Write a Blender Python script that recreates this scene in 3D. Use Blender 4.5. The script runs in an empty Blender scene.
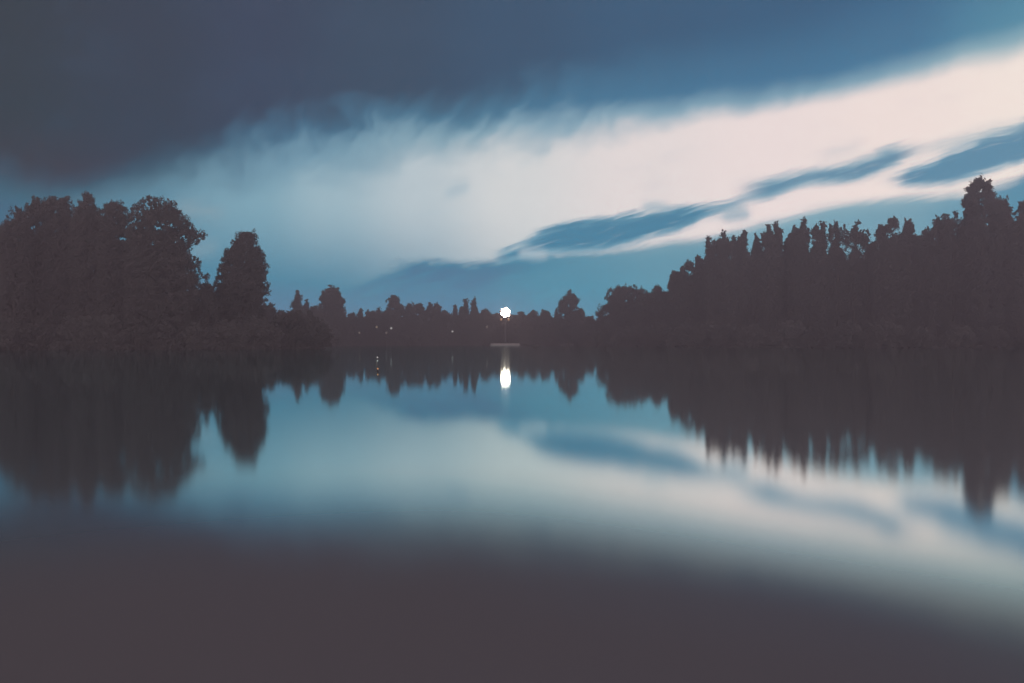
import bpy, math, random
import numpy as np
from mathutils import Vector

# ------------------------------------------------------------------ camera
SC = bpy.context.scene
COL = SC.collection
F = 796.0            # focal length in picture pixels (28 mm on a 36 mm sensor)
CAM_H = 1.0
cam_d = bpy.data.cameras.new("camera")
cam_d.lens = 28.0
cam_d.sensor_width = 36.0
cam_d.clip_start = 0.05
cam_d.clip_end = 20000.0
cam = bpy.data.objects.new("camera", cam_d)
cam.location = (0, 0, CAM_H)
cam.rotation_euler = (math.radians(90), 0, 0)
COL.objects.link(cam)
SC.camera = cam
SC.view_settings.view_transform = 'Standard'
SC.view_settings.look = 'None'
SC.view_settings.exposure = 0.0
SC.view_settings.gamma = 1.0
SC.cycles.use_denoising = True
SC.cycles.max_bounces = 6
SC.cycles.diffuse_bounces = 3
SC.cycles.glossy_bounces = 3
SC.cycles.transmission_bounces = 3
SC.cycles.sample_clamp_indirect = 6.0


HAZE_D = 0.0028      # density of the haze added to lift the dark tones
HAZE_TOP = 31.0
HAZE_S = (0.182, 0.122, 0.132)   # its own brightness


def lin(c):
    out = []
    for v in c:
        v = v / 255.0
        out.append(v / 12.92 if v <= 0.04045 else ((v + 0.055) / 1.055) ** 2.4)
    return out


# ------------------------------------------------------------------ node helper
class NT:
    def __init__(self, tree):
        self.t = tree
        self.n = tree.nodes
        self.l = tree.links

    def put(self, sock, v):
        if isinstance(v, (int, float)):
            sock.default_value = v
        elif isinstance(v, (tuple, list)):
            sock.default_value = v
        else:
            self.l.new(v, sock)

    def m(self, op, a, b=0.0, c=0.0, clamp=False):
        x = self.n.new('ShaderNodeMath')
        x.operation = op
        x.use_clamp = clamp
        self.put(x.inputs[0], a)
        self.put(x.inputs[1], b)
        self.put(x.inputs[2], c)
        return x.outputs[0]

    def add(self, a, b): return self.m('ADD', a, b)
    def sub(self, a, b): return self.m('SUBTRACT', a, b)
    def mul(self, a, b): return self.m('MULTIPLY', a, b)
    def div(self, a, b): return self.m('DIVIDE', a, b)

    def smooth(self, x, e0, e1):
        """0 at e0, 1 at e1 (e0 may be larger than e1)."""
        r = self.n.new('ShaderNodeMapRange')
        r.interpolation_type = 'SMOOTHSTEP'
        if e0 <= e1:
            lo, hi, a, b = e0, e1, 0.0, 1.0
        else:
            lo, hi, a, b = e1, e0, 1.0, 0.0
        self.put(r.inputs['Value'], x)
        r.inputs['From Min'].default_value = lo
        r.inputs['From Max'].default_value = hi
        r.inputs['To Min'].default_value = a
        r.inputs['To Max'].default_value = b
        return r.outputs['Result']

    def ramp(self, fac, stops, interp='LINEAR'):
        r = self.n.new('ShaderNodeValToRGB')
        cr = r.color_ramp
        cr.interpolation = interp
        while len(cr.elements) > 1:
            cr.elements.remove(cr.elements[-1])
        for i, (p, c) in enumerate(stops):
            e = cr.elements[0] if i == 0 else cr.elements.new(p)
            e.position = p
            if isinstance(c, (int, float)):
                c = (c, c, c)
            e.color = (c[0], c[1], c[2], 1.0)
        self.put(r.inputs[0], fac)
        return r.outputs[0]

    def mix(self, fac, a, b):
        x = self.n.new('ShaderNodeMix')
        x.data_type = 'RGBA'
        x.clamp_factor = True
        self.put(x.inputs[0], fac)
        for sock, v in ((x.inputs[6], a), (x.inputs[7], b)):
            if isinstance(v, (tuple, list)):
                sock.default_value = (v[0], v[1], v[2], 1.0)
            else:
                self.l.new(v, sock)
        return x.outputs[2]

    def xyz(self, x, y, z=0.0):
        c = self.n.new('ShaderNodeCombineXYZ')
        self.put(c.inputs[0], x)
        self.put(c.inputs[1], y)
        self.put(c.inputs[2], z)
        return c.outputs[0]

    def noise(self, vec, scale=1.0, detail=3.0, rough=0.5):
        x = self.n.new('ShaderNodeTexNoise')
        self.l.new(vec, x.inputs['Vector'])
        x.inputs['Scale'].default_value = scale
        x.inputs['Detail'].default_value = detail
        x.inputs['Roughness'].default_value = rough
        return x.outputs[0]


# ------------------------------------------------------------------ sky
SUN_EL = math.radians(5.0)
SUN_AZ = math.radians(180.0)     # low behind the camera: placed to fill the woods from the front


def build_world():
    w = bpy.data.worlds.new("World")
    SC.world = w
    w.use_nodes = True
    w.node_tree.nodes.clear()
    k = NT(w.node_tree)
    out = k.n.new('ShaderNodeOutputWorld')
    tc = k.n.new('ShaderNodeTexCoord')
    sep = k.n.new('ShaderNodeSeparateXYZ')
    k.l.new(tc.outputs['Generated'], sep.inputs[0])
    dx, dy, dz = sep.outputs
    dyc = k.m('MAXIMUM', dy, 0.25)
    # azimuth / elevation slopes of the sky direction; the numbers are in 1/796 rad steps
    px = k.add(k.mul(k.div(dx, dyc), F), 512.0)
    py = k.sub(341.5, k.mul(k.div(k.m('ABSOLUTE', dz), dyc), F))
    u = k.m('ADD', k.div(px, 1600.0), 300.0 / 1600.0, clamp=True)

    def U(x): return (x + 300.0) / 1600.0

    def curve(pts):            # height of a cloud edge along the azimuth
        return k.add(k.mul(k.ramp(u, [(U(x), (y + 200.0) / 600.0) for x, y in pts], 'CARDINAL'), 600.0), -200.0)

    def colours(pts):
        return k.ramp(u, [(U(x), lin(c)) for x, c in pts], 'EASE')

    # fibrous noise fields (long streaks), in sky-angle units
    def streak(ang, across, along, detail=3.0, seed=0.0, warp=None):
        a = math.radians(ang)
        s = k.add(k.mul(px, math.cos(a)), k.mul(py, math.sin(a)))
        t = k.add(k.mul(px, -math.sin(a)), k.mul(py, math.cos(a)))
        if warp is not None:
            t = k.add(t, warp)
        v = k.xyz(k.div(s, along), k.div(t, across), seed)
        return k.sub(k.noise(v, 1.0, detail, 0.55), 0.5)

    lump = k.sub(k.noise(k.xyz(k.div(px, 70.0), k.div(py, 45.0), 7.3), 1.0, 2.0, 0.5), 0.5)
    fib = streak(-58.0, 24.0, 80.0, 2.0, 1.7, k.mul(lump, 70.0))
    fib2 = streak(-40.0, 11.0, 80.0, 2.0, 4.1, k.mul(lump, 30.0))
    low = streak(-13.0, 9.0, 70.0, 4.0, 9.2, k.mul(lump, 22.0))
    lowf = streak(-17.0, 4.2, 60.0, 4.0, 14.9, k.mul(lump, 16.0))
    puff = k.sub(k.noise(k.xyz(k.div(px, 26.0), k.div(py, 15.0), 3.3), 1.0, 4.0, 0.6), 0.5)

    # --- clear luminous band under the deck
    band = colours([(-120, (70, 95, 115)), (0, (76, 104, 126)), (130, (98, 136, 157)), (256, (132, 166, 182)), (330, (160, 183, 194)),
                    (420, (188, 198, 204)), (512, (214, 213, 213)), (640, (230, 218, 216)), (768, (238, 221, 218)),
                    (900, (242, 224, 218)), (1024, (245, 229, 220)), (1200, (240, 222, 212))])
    leftlow = k.mul(k.smooth(py, 195, 300), k.smooth(px, 640, 300))
    col = k.mix(k.mul(leftlow, 0.92), band, lin((86, 128, 153)))
    # soft unevenness of the thin high cloud
    col = k.mix(k.mul(k.smooth(k.add(low, lump), 0.05, 0.5), 0.16), col, lin((150, 172, 186)))

    # --- low bank of blue haze along the skyline
    e = curve([(250, 312), (330, 298), (370, 278), (410, 263), (450, 262), (485, 262), (520, 254), (560, 250), (610, 248), (660, 243),
               (705, 237), (750, 226), (800, 212), (850, 202), (900, 197), (945, 194), (985, 187), (1024, 173), (1150, 150)])
    edge_n = k.add(k.mul(puff, k.mul(k.smooth(px, 700, 520), 20.0)), k.mul(k.add(low, lowf), 10.0))
    d = k.sub(k.add(py, edge_n), e)                       # >0 is inside the bank
    bankc = colours([(330, (86, 126, 150)), (450, (84, 127, 153)), (560, (102, 144, 165)), (680, (120, 156, 172)),
                     (800, (138, 171, 184)), (900, (140, 170, 183)), (960, (124, 160, 177)), (1024, (98, 140, 164))])
    bankd = k.mix(k.smooth(d, 2.0, 20.0), bankc, k.mix(0.4, bankc, lin((96, 142, 165))))
    core = k.mul(k.mul(k.smooth(d, -1.0, 5.0), k.smooth(k.add(d, k.mul(low, 30.0)), 30.0, 8.0)), k.smooth(px, 590, 470))
    bankd = k.mix(k.mul(core, 0.75), bankd, lin((76, 120, 148)))
    bankd = k.mix(k.smooth(k.add(low, k.mul(lowf, 0.3)), 0.02, 0.45), bankd, k.mix(0.16, bankd, lin((170, 186, 194))))
    bank_m = k.mul(k.smooth(d, -6.0, 9.0), k.smooth(px, 300, 420))
    col = k.mix(bank_m, col, bankd)

    # --- separate stretched clouds: between an upper and a lower edge
    def cloud(col, top, bot, x0, x1, c_edge, c_core, soft=3.0, amp=7.0, alpha=1.0, feather=22.0):
        t = curve(top)
        b = curve(bot)
        n = k.add(k.add(k.mul(low, amp * 1.7), k.mul(lowf, amp * 2.3)), k.mul(puff, amp * 0.7))
        a1 = k.add(k.sub(py, t), n)
        a2 = k.sub(k.sub(b, py), k.mul(n, 0.55))
        a = k.add(k.m('MINIMUM', a1, a2), 3.0)
        soft = soft * 2.1
        mk = k.mul(k.smooth(a, -soft, soft), k.mul(k.smooth(px, x0, x0 + feather), k.smooth(px, x1, x1 - feather)))
        mk = k.mul(mk, k.sub(1.0, k.mul(k.smooth(lowf, 0.06, 0.30), 0.45)))     # torn into streaks
        c = k.mix(k.smooth(k.add(a, k.mul(low, 10.0)), 1.0, 9.0), lin(c_edge), lin(c_core))
        return k.mix(k.mul(mk, alpha), col, c)

    col = cloud(col, [(470, 262), (500, 254), (530, 241), (560, 227), (590, 221), (620, 218), (660, 212), (700, 208), (730, 206)],
                [(470, 266), (500, 262), (540, 252), (590, 249), (620, 244), (640, 238), (680, 228), (700, 218), (730, 206)],
                488, 745, (118, 156, 176), (86, 130, 157), 2.2, 8.0)
    col = cloud(col, [(690, 216), (715, 210), (745, 196), (775, 190), (800, 186)], [(690, 219), (715, 215), (745, 202), (775, 194), (800, 188)],
                700, 790, (140, 168, 184), (112, 150, 172), 3.0, 6.0, 0.75)
    col = cloud(col, [(715, 217), (740, 211), (756, 212)], [(715, 219), (740, 218), (756, 215)],
                716, 756, (140, 168, 184), (120, 155, 176), 3.0, 5.0, 0.7, 12.0)
    col = cloud(col, [(742, 186), (770, 180), (800, 174), (830, 170), (855, 163), (880, 152), (915, 147), (940, 144)],
                [(742, 196), (770, 195), (800, 184), (830, 181), (860, 178), (880, 170), (900, 161), (915, 153), (940, 146)],
                728, 936, (134, 166, 183), (94, 137, 163), 2.8, 7.0, 0.95, 45.0)
    col = cloud(col, [(880, 180), (893, 178), (910, 170), (940, 158), (980, 140), (1024, 124), (1100, 96)],
                [(880, 180), (893, 181), (905, 184), (930, 183), (960, 178), (1000, 166), (1024, 160), (1100, 138)],
                872, 1150, (130, 165, 184), (92, 136, 163), 3.2, 9.0, 0.97, 40.0)
    col = cloud(col, [(900, 152), (930, 146), (980, 132), (1024, 121), (1060, 112)], [(900, 155), (930, 151), (980, 138), (1024, 127), (1060, 118)],
                905, 1060, (160, 180, 190), (150, 175, 188), 4.0, 6.0, 0.55, 40.0)
    col = cloud(col, [(810, 164), (830, 152), (870, 143)], [(810, 170), (830, 159), (870, 147)],
                812, 872, (190, 195, 200), (180, 190, 197), 5.0, 6.0, 0.3)
    col = cloud(col, [(440, 194), (455, 187), (472, 184)], [(440, 196), (455, 194), (472, 188)],
                440, 474, (160, 180, 192), (150, 173, 188), 3.5, 4.0, 0.5, 10.0)
    col = cloud(col, [(635, 207), (655, 204), (675, 207)], [(635, 209), (655, 209), (675, 209)],
                636, 676, (150, 175, 188), (130, 163, 182), 2.5, 3.0, 0.6, 12.0)
    # pale scraps over the left wood
    col = cloud(col, [(150, 200), (190, 204), (240, 212)], [(150, 210), (190, 214), (240, 216)],
                165, 235, (138, 158, 170), (146, 163, 173), 6.0, 10.0, 0.6, 25.0)
    col = cloud(col, [(180, 250), (205, 243), (225, 241)], [(180, 258), (205, 254), (225, 250)],
                180, 226, (134, 158, 172), (142, 162, 174), 5.0, 8.0, 0.5, 18.0)
    col = cloud(col, [(515, 250), (535, 250), (552, 252)], [(515, 255), (535, 257), (552, 256)],
                514, 552, (170, 186, 196), (190, 196, 202), 2.5, 5.0, 0.7, 10.0)

    # --- dark deck: feathery fringe, blue underside, dark body
    fr_amp = k.ramp(u, [(U(-100), 0.25), (U(120), 0.35), (U(230), 1.0), (U(560), 0.85), (U(680), 0.42), (U(800), 0.18), (U(1024), 0.10)])
    warp = k.mul(fr_amp, k.add(k.add(k.mul(fib, 36.0), k.mul(fib2, 9.0)), k.mul(lump, 60.0)))
    q = k.add(py, warp)
    y1 = curve([(-120, 184), (0, 200), (60, 216), (150, 206), (215, 194), (300, 188), (400, 168), (500, 158), (560, 150), (620, 138), (700, 122),
                (768, 111), (850, 97), (950, 73), (1024, 55), (1150, 18)])
    y2 = curve([(-120, 164), (0, 177), (60, 195), (150, 180), (225, 158), (300, 142), (400, 128), (500, 119), (560, 115), (620, 108), (700, 99),
                (768, 91), (850, 77), (950, 50), (1024, 28), (1150, -10)])
    y3 = curve([(-120, 140), (0, 154), (60, 174), (150, 156), (225, 130), (300, 114), (400, 100), (500, 84), (600, 62), (700, 45),
                (768, 34), (850, 12), (950, -25), (1024, -50), (1150, -90)])
    fringe = colours([(0, (78, 104, 122)), (150, (98, 128, 146)), (300, (120, 153, 172)), (450, (136, 165, 180)), (560, (140, 168, 184)),
                      (700, (140, 170, 186)), (850, (142, 172, 187)), (1024, (150, 178, 188))])
    under = colours([(0, (70, 84, 100)), (150, (72, 90, 108)), (300, (80, 112, 138)), (450, (84, 122, 148)), (600, (80, 120, 150)),
                     (768, (78, 118, 150)), (900, (80, 122, 154)), (1024, (92, 140, 164))])
    body = colours([(-150, (64, 65, 72)), (0, (65, 66, 74)), (150, (67, 69, 83)), (256, (69, 73, 92)), (384, (70, 80, 99)), (512, (69, 86, 110)),
                    (640, (69, 93, 121)), (768, (68, 96, 126)), (900, (68, 99, 131)), (1024, (72, 110, 141))])
    f1 = k.smooth(k.div(k.sub(y1, q), k.m('MAXIMUM', k.sub(y1, y2), 6.0)), -0.30, 0.85)
    f2 = k.smooth(k.div(k.sub(y2, q), 20.0), -0.75, 0.75)
    f3 = k.smooth(k.div(k.sub(y2, q), k.m('MAXIMUM', k.sub(y2, y3), 6.0)), 0.0, 1.45)
    col = k.mix(f1, col, fringe)
    col = k.mix(f2, col, under)
    col = k.mix(f3, col, body)
    col = k.mix(k.mul(k.smooth(k.add(lump, k.mul(fib, 0.6)), -0.1, 0.45), 0.18), col, k.mix(f2, col, lin((78, 92, 116))))

    # the added haze dims the clouds towards the skyline: their colours are raised to match
    path = k.div(-HAZE_D * (HAZE_TOP - CAM_H), k.m('MAXIMUM', k.m('ABSOLUTE', dz), 0.03))
    T = k.m('EXPONENT', path)
    veil = k.n.new('ShaderNodeVectorMath')
    veil.operation = 'SCALE'
    veil.inputs[0].default_value = HAZE_S
    k.l.new(k.sub(1.0, T), veil.inputs['Scale'])
    dif = k.n.new('ShaderNodeVectorMath')
    dif.operation = 'SUBTRACT'
    k.l.new(col, dif.inputs[0])
    k.l.new(veil.outputs[0], dif.inputs[1])
    pos = k.n.new('ShaderNodeVectorMath')
    pos.operation = 'MAXIMUM'
    k.l.new(dif.outputs[0], pos.inputs[0])
    sc = k.n.new('ShaderNodeVectorMath')
    sc.operation = 'SCALE'
    k.l.new(pos.outputs[0], sc.inputs[0])
    k.l.new(k.div(1.0, T), sc.inputs['Scale'])
    col = sc.outputs[0]

    # --- the rest of the sky dome: unseen broken cloud, brightened to lift woods and haze
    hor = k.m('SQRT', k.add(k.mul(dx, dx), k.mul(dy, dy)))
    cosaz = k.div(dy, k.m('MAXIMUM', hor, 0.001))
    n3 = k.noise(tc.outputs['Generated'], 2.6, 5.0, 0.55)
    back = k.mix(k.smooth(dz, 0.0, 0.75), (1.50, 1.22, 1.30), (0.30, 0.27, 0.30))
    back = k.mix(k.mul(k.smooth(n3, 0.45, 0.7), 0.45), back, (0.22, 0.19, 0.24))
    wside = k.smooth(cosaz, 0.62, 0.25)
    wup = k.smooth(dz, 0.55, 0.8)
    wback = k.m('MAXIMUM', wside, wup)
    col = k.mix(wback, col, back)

    sky = k.n.new('ShaderNodeTexSky')
    sky.sky_type = 'NISHITA'
    sky.sun_disc = False
    sky.sun_elevation = SUN_EL
    sky.sun_rotation = SUN_AZ
    bg_air = k.n.new('ShaderNodeBackground')
    k.l.new(sky.outputs[0], bg_air.inputs[0])
    bg_air.inputs[1].default_value = 0.05
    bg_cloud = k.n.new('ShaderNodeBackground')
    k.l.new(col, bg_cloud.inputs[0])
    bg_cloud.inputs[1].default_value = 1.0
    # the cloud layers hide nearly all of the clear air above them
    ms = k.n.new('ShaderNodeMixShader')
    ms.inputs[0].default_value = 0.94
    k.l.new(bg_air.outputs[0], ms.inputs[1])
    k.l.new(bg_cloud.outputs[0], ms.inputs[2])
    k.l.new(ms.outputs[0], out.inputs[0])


build_world()

sun_d = bpy.data.lights.new("sun", 'SUN')
sun_d.energy = 0.3
sun_d.angle = math.radians(20)
sun_d.color = (1.0, 0.84, 1.0)
sun = bpy.data.objects.new("sun", sun_d)
sv = Vector((math.sin(SUN_AZ) * math.cos(SUN_EL), math.cos(SUN_AZ) * math.cos(SUN_EL), math.sin(SUN_EL)))
sun.rotation_euler = (-sv).to_track_quat('-Z', 'Y').to_euler()
COL.objects.link(sun)


# ------------------------------------------------------------------ materials
def mat(name):
    m = bpy.data.materials.new(name)
    m.use_nodes = True
    m.node_tree.nodes.clear()
    k = NT(m.node_tree)
    o = k.n.new('ShaderNodeOutputMaterial')
    return m, k, o


def leaf_material(name, c):
    m, k, o = mat(name)
    g = k.n.new('ShaderNodeNewGeometry')
    oi = k.n.new('ShaderNodeObjectInfo')
    v = k.add(k.mul(g.outputs['Random Per Island'], 0.35), k.mul(oi.outputs['Random'], 0.3))
    colr = k.ramp(v, [(0.0, [x * 0.94 for x in c]), (0.65, [x * 1.06 for x in c])])
    df = k.n.new('ShaderNodeBsdfDiffuse')
    tr = k.n.new('ShaderNodeBsdfTranslucent')
    k.l.new(colr, df.inputs[0])
    k.l.new(colr, tr.inputs[0])
    ms = k.n.new('ShaderNodeMixShader')
    ms.inputs[0].default_value = 0.25
    k.l.new(df.outputs[0], ms.inputs[1])
    k.l.new(tr.outputs[0], ms.inputs[2])
    k.l.new(ms.outputs[0], o.inputs[0])
    return m


def plain(name, c, rough=0.8, noise_scale=3.0, var=0.25, metal=0.0):
    m, k, o = mat(name)
    tc = k.n.new('ShaderNodeTexCoord')
    n = k.noise(tc.outputs['Object'], noise_scale, 4.0, 0.6)
    colr = k.ramp(n, [(0.3, [x * (1 - var) for x in c]), (0.7, [x * (1 + var) for x in c])])
    p = k.n.new('ShaderNodeBsdfPrincipled')
    k.l.new(colr, p.inputs['Base Color'])
    p.inputs['Roughness'].default_value = rough
    p.inputs['Metallic'].default_value = metal
    k.l.new(p.outputs[0], o.inputs[0])
    return m


def lamp_material(name, c, strength):
    m, k, o = mat(name)
    e = k.n.new('ShaderNodeEmission')
    e.inputs[0].default_value = (*c, 1)
    e.inputs[1].default_value = strength
    k.l.new(e.outputs[0], o.inputs[0])
    return m


M_LEAF = leaf_material('broad_leaves', (0.112, 0.108, 0.100))
M_NEEDLE = leaf_material('needles', (0.108, 0.106, 0.100))
M_BARK = plain('bark', (0.095, 0.078, 0.062), 0.95, 6.0, 0.35)
M_GROUND = plain('grassy_ground', (0.095, 0.09, 0.08), 1.0, 0.15, 0.35)
M_HILL = plain('wooded_hill', (0.095, 0.092, 0.088), 1.0, 0.05, 0.25)
M_METAL = plain('galvanised_steel', (0.09, 0.09, 0.095), 0.6, 5.0, 0.15, 0.0)
M_PAINT = plain('dark_paint', (0.05, 0.05, 0.052), 0.5, 5.0, 0.15)
M_GLINT = plain('glint_pale', (0.36, 0.35, 0.33), 0.85, 4.0, 0.2)  # pale colour of the added ripple glint
M_BUOY = plain('buoy_plastic', (0.35, 0.10, 0.05), 0.5, 8.0, 0.15)
M_FLOOD = lamp_material('floodlight_glow', (1.0, 0.76, 0.62), 42.0)
M_LWARM = lamp_material('warm_lamp_glow', (1.0, 0.75, 0.5), 0.25)
M_LDIM = lamp_material('dim_lamp_glow', (0.9, 0.72, 0.62), 0.16)
M_LWHITE = lamp_material('white_lamp_glow', (0.95, 0.92, 0.88), 0.45)
M_LORANGE = lamp_material('orange_lamp_glow', (1.0, 0.50, 0.22), 0.5)


def water_material():
    m, k, o = mat('lake_water')
    geo = k.n.new('ShaderNodeNewGeometry')
    dot = k.n.new('ShaderNodeVectorMath')
    dot.operation = 'DOT_PRODUCT'
    k.l.new(geo.outputs['Incoming'], dot.inputs[0])
    k.l.new(geo.outputs['Normal'], dot.inputs[1])
    c = k.m('ABSOLUTE', dot.outputs['Value'])
    # silky long-exposure surface: strong mirror at grazing view, murky body when looking down
    sp = k.n.new('ShaderNodeSeparateXYZ')
    k.l.new(geo.outputs['Position'], sp.inputs[0])
    refl_right = k.smooth(sp.outputs[0], -0.6, 2.2)                # reflection painted brighter and paler towards the right
    cc = k.sub(k.add(c, 0.012), k.mul(refl_right, 0.048))
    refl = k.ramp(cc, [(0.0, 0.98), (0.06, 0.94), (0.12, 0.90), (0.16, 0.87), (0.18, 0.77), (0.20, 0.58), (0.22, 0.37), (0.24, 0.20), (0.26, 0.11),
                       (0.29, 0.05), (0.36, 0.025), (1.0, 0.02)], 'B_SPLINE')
    tint = k.mix(refl_right, (0.73, 0.88, 0.88), (0.91, 0.97, 0.95))
    tint = k.mix(k.smooth(cc, 0.165, 0.225), tint, (0.52, 0.84, 0.94))      # reflection colour shifted to teal where it fades
    n = k.noise(geo.outputs['Position'], 0.02, 3.0, 0.5)
    near = k.smooth(sp.outputs[1], 15.0, 3.5)           # a breath of wind near this bank
    gl = k.n.new('ShaderNodeBsdfGlossy')
    gl.distribution = 'BECKMANN'
    k.l.new(tint, gl.inputs['Color'])
    k.l.new(k.add(k.add(0.046, k.mul(n, 0.018)), k.mul(near, 0.03)), gl.inputs['Roughness'])
    gw = k.n.new('ShaderNodeBsdfGlossy')                # a few steeper wavelets
    gw.distribution = 'GGX'
    k.l.new(tint, gw.inputs['Color'])
    gw.inputs['Roughness'].default_value = 0.085
    mg = k.n.new('ShaderNodeMixShader')
    mg.inputs[0].default_value = 0.07
    k.l.new(gl.outputs[0], mg.inputs[1])
    k.l.new(gw.outputs[0], mg.inputs[2])
    body = k.n.new('ShaderNodeBsdfDiffuse')
    body.inputs['Color'].default_value = (0.174, 0.158, 0.160, 1)
    ms = k.n.new('ShaderNodeMixShader')
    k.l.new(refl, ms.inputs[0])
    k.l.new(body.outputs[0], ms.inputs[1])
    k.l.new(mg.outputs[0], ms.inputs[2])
    k.l.new(ms.outputs[0], o.inputs[0])
    return m


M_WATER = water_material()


# ------------------------------------------------------------------ mesh helpers
def mesh_from(name, V, Fc, material, smooth=False):
    me = bpy.data.meshes.new(name)
    V = np.asarray(V, dtype=np.float32).reshape(-1, 3)
    if isinstance(Fc, np.ndarray):
        n, s = Fc.shape
        me.vertices.add(len(V))
        me.vertices.foreach_set('co', V.ravel())
        me.loops.add(n * s)
        me.loops.foreach_set('vertex_index', Fc.astype(np.int32).ravel())
        me.polygons.add(n)
        me.polygons.foreach_set('loop_start', np.arange(n, dtype=np.int32) * s)
        me.update(calc_edges=True)
    else:
        me.from_pydata([tuple(v) for v in V], [], [tuple(f) for f in Fc])
        me.update()
    if smooth:
        me.polygons.foreach_set('use_smooth', np.ones(len(me.polygons), dtype=bool))
    me.materials.append(material)
    return me


def obj(name, me, parent=None, loc=(0, 0, 0)):
    o = bpy.data.objects.new(name, me)
    COL.objects.link(o)
    o.location = loc
    if parent is not None:
        o.parent = parent
    return o


def tag(o, label=None, cat=None, group=None, kind=None):
    if label:
        o['label'] = label
    if cat:
        o['category'] = cat
    if group:
        o['group'] = group
    if kind:
        o['kind'] = kind
    return o


class MB:
    def __init__(self):
        self.v = []
        self.f = []

    def tube(self, pts, rads, seg=8, caps=True):
        pts = [Vector(p) for p in pts]
        base = len(self.v)
        for i, p in enumerate(pts):
            d = (pts[min(i + 1, len(pts) - 1)] - pts[max(i - 1, 0)]).normalized()
            a = d.orthogonal().normalized()
            b = d.cross(a)
            for j in range(seg):
                t = 2 * math.pi * j / seg
                self.v.append(p + (a * math.cos(t) + b * math.sin(t)) * rads[i])
        for i in range(len(pts) - 1):
            for j in range(seg):
                j2 = (j + 1) % seg
                self.f.append((base + i * seg + j, base + i * seg + j2, base + (i + 1) * seg + j2, base + (i + 1) * seg + j))
        if caps:
            self.f.append(tuple(base + j for j in range(seg))[::-1])
            self.f.append(tuple(base + (len(pts) - 1) * seg + j for j in range(seg)))
        return self

    def box(self, c, s):
        b = len(self.v)
        for dz in (-1, 1):
            for dx, dy in ((-1, -1), (1, -1), (1, 1), (-1, 1)):
                self.v.append(Vector((c[0] + dx * s[0] / 2, c[1] + dy * s[1] / 2, c[2] + dz * s[2] / 2)))
        for f in ((3, 2, 1, 0), (4, 5, 6, 7), (0, 1, 5, 4), (1, 2, 6, 5), (2, 3, 7, 6), (3, 0, 4, 7)):
            self.f.append(tuple(b + i for i in f))
        return self

    def lathe(self, c, prof, axis='z', seg=16):
        """prof: list of (radius, height) along the axis, through centre c."""
        b = len(self.v)
        for r, h in prof:
            for j in range(seg):
                t = 2 * math.pi * j / seg
                if axis == 'z':
                    p = (c[0] + r * math.cos(t), c[1] + r * math.sin(t), c[2] + h)
                else:
                    p = (c[0] + r * math.cos(t), c[1] - h, c[2] + r * math.sin(t))
                self.v.append(Vector(p))
        for i in range(len(prof) - 1):
            for j in range(seg):
                j2 = (j + 1) % seg
                self.f.append((b + i * seg + j, b + i * seg + j2, b + (i + 1) * seg + j2, b + (i + 1) * seg + j))
        self.f.append(tuple(b + j for j in range(seg))[::-1])
        self.f.append(tuple(b + (len(prof) - 1) * seg + j for j in range(seg)))
        return self

    def build(self, name, material, parent=None, smooth=False):
        return obj(name, mesh_from(name, self.v, self.f, material, smooth), parent)


# ------------------------------------------------------------------ setting: lake, banks, hills
LAKE = [(-128, -3.0), (-96, 30), (-80, 62), (-68, 90), (-52, 97), (-36, 99), (-28, 104), (-27, 113), (-36, 124), (-52, 160), (-72, 215), (-88, 268),
        (-84, 292), (-62, 304), (-30, 314), (0, 318), (22, 314), (31, 300), (31, 272), (29, 250), (33, 226), (40, 204), (50, 180),
        (62, 158), (78, 138), (90, 124), (104, 100), (118, 60), (128, 20), (130, -3.0)]


def nearer(d):
    return d if d <= 110 else 110 + (d - 110) * 0.5


LAKE = [(x * nearer(y) / y, nearer(y)) if y > 110 else (x, y) for x, y in LAKE]


def lake_distance(X, Y):
    P = np.array(LAKE, dtype=float)
    Q = np.roll(P, -1, axis=0)
    best = np.full(X.shape, 1e18)
    inside = np.zeros(X.shape, dtype=bool)
    for (x0, y0), (x1, y1) in zip(P, Q):
        ex, ey = x1 - x0, y1 - y0
        t = np.clip(((X - x0) * ex + (Y - y0) * ey) / (ex * ex + ey * ey), 0, 1)
        best = np.minimum(best, (X - x0 - t * ex) ** 2 + (Y - y0 - t * ey) ** 2)
        cr = ((y0 > Y) != (y1 > Y))
        xi = x0 + (Y - y0) * ex / (ey if abs(ey) > 1e-9 else 1e-9)
        inside ^= cr & (X < xi)
    d = np.sqrt(best)
    return np.where(inside, -d, d)


def ground_z(X, Y):
    X = np.asarray(X, dtype=float)
    Y = np.asarray(Y, dtype=float)
    d = lake_distance(X, Y)
    n = np.sin(X * 0.11 + 1.3) * np.cos(Y * 0.09) * 0.5 + np.sin(X * 0.031) * np.sin(Y * 0.027 + 2.0)
    up = 0.45 * (1 - np.exp(-np.maximum(d, 0) / 3.0)) + 0.004 * np.minimum(np.maximum(d, 0), 400) + np.clip(d / 60, 0, 1) * n * 0.35
    down = -0.25 - np.minimum(-np.minimum(d, 0) * 0.12, 2.2)
    s = np.clip(d / 2.5 + 0.5, 0, 1)
    return down * (1 - s) + up * s


def gz(x, y):
    return float(ground_z(np.array([x]), np.array([y]))[0])


def graded(lo, hi, fine0, fine1, step):
    a = list(np.arange(fine0, fine1 + 1e-6, step))
    s, p = step, a[-1]
    while p < hi:
        s *= 1.22
        p += s
        a.append(p)
    s, p = step, a[0]
    while p > lo:
        s *= 1.22
        p -= s
        a.insert(0, p)
    return np.array(a)


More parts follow.
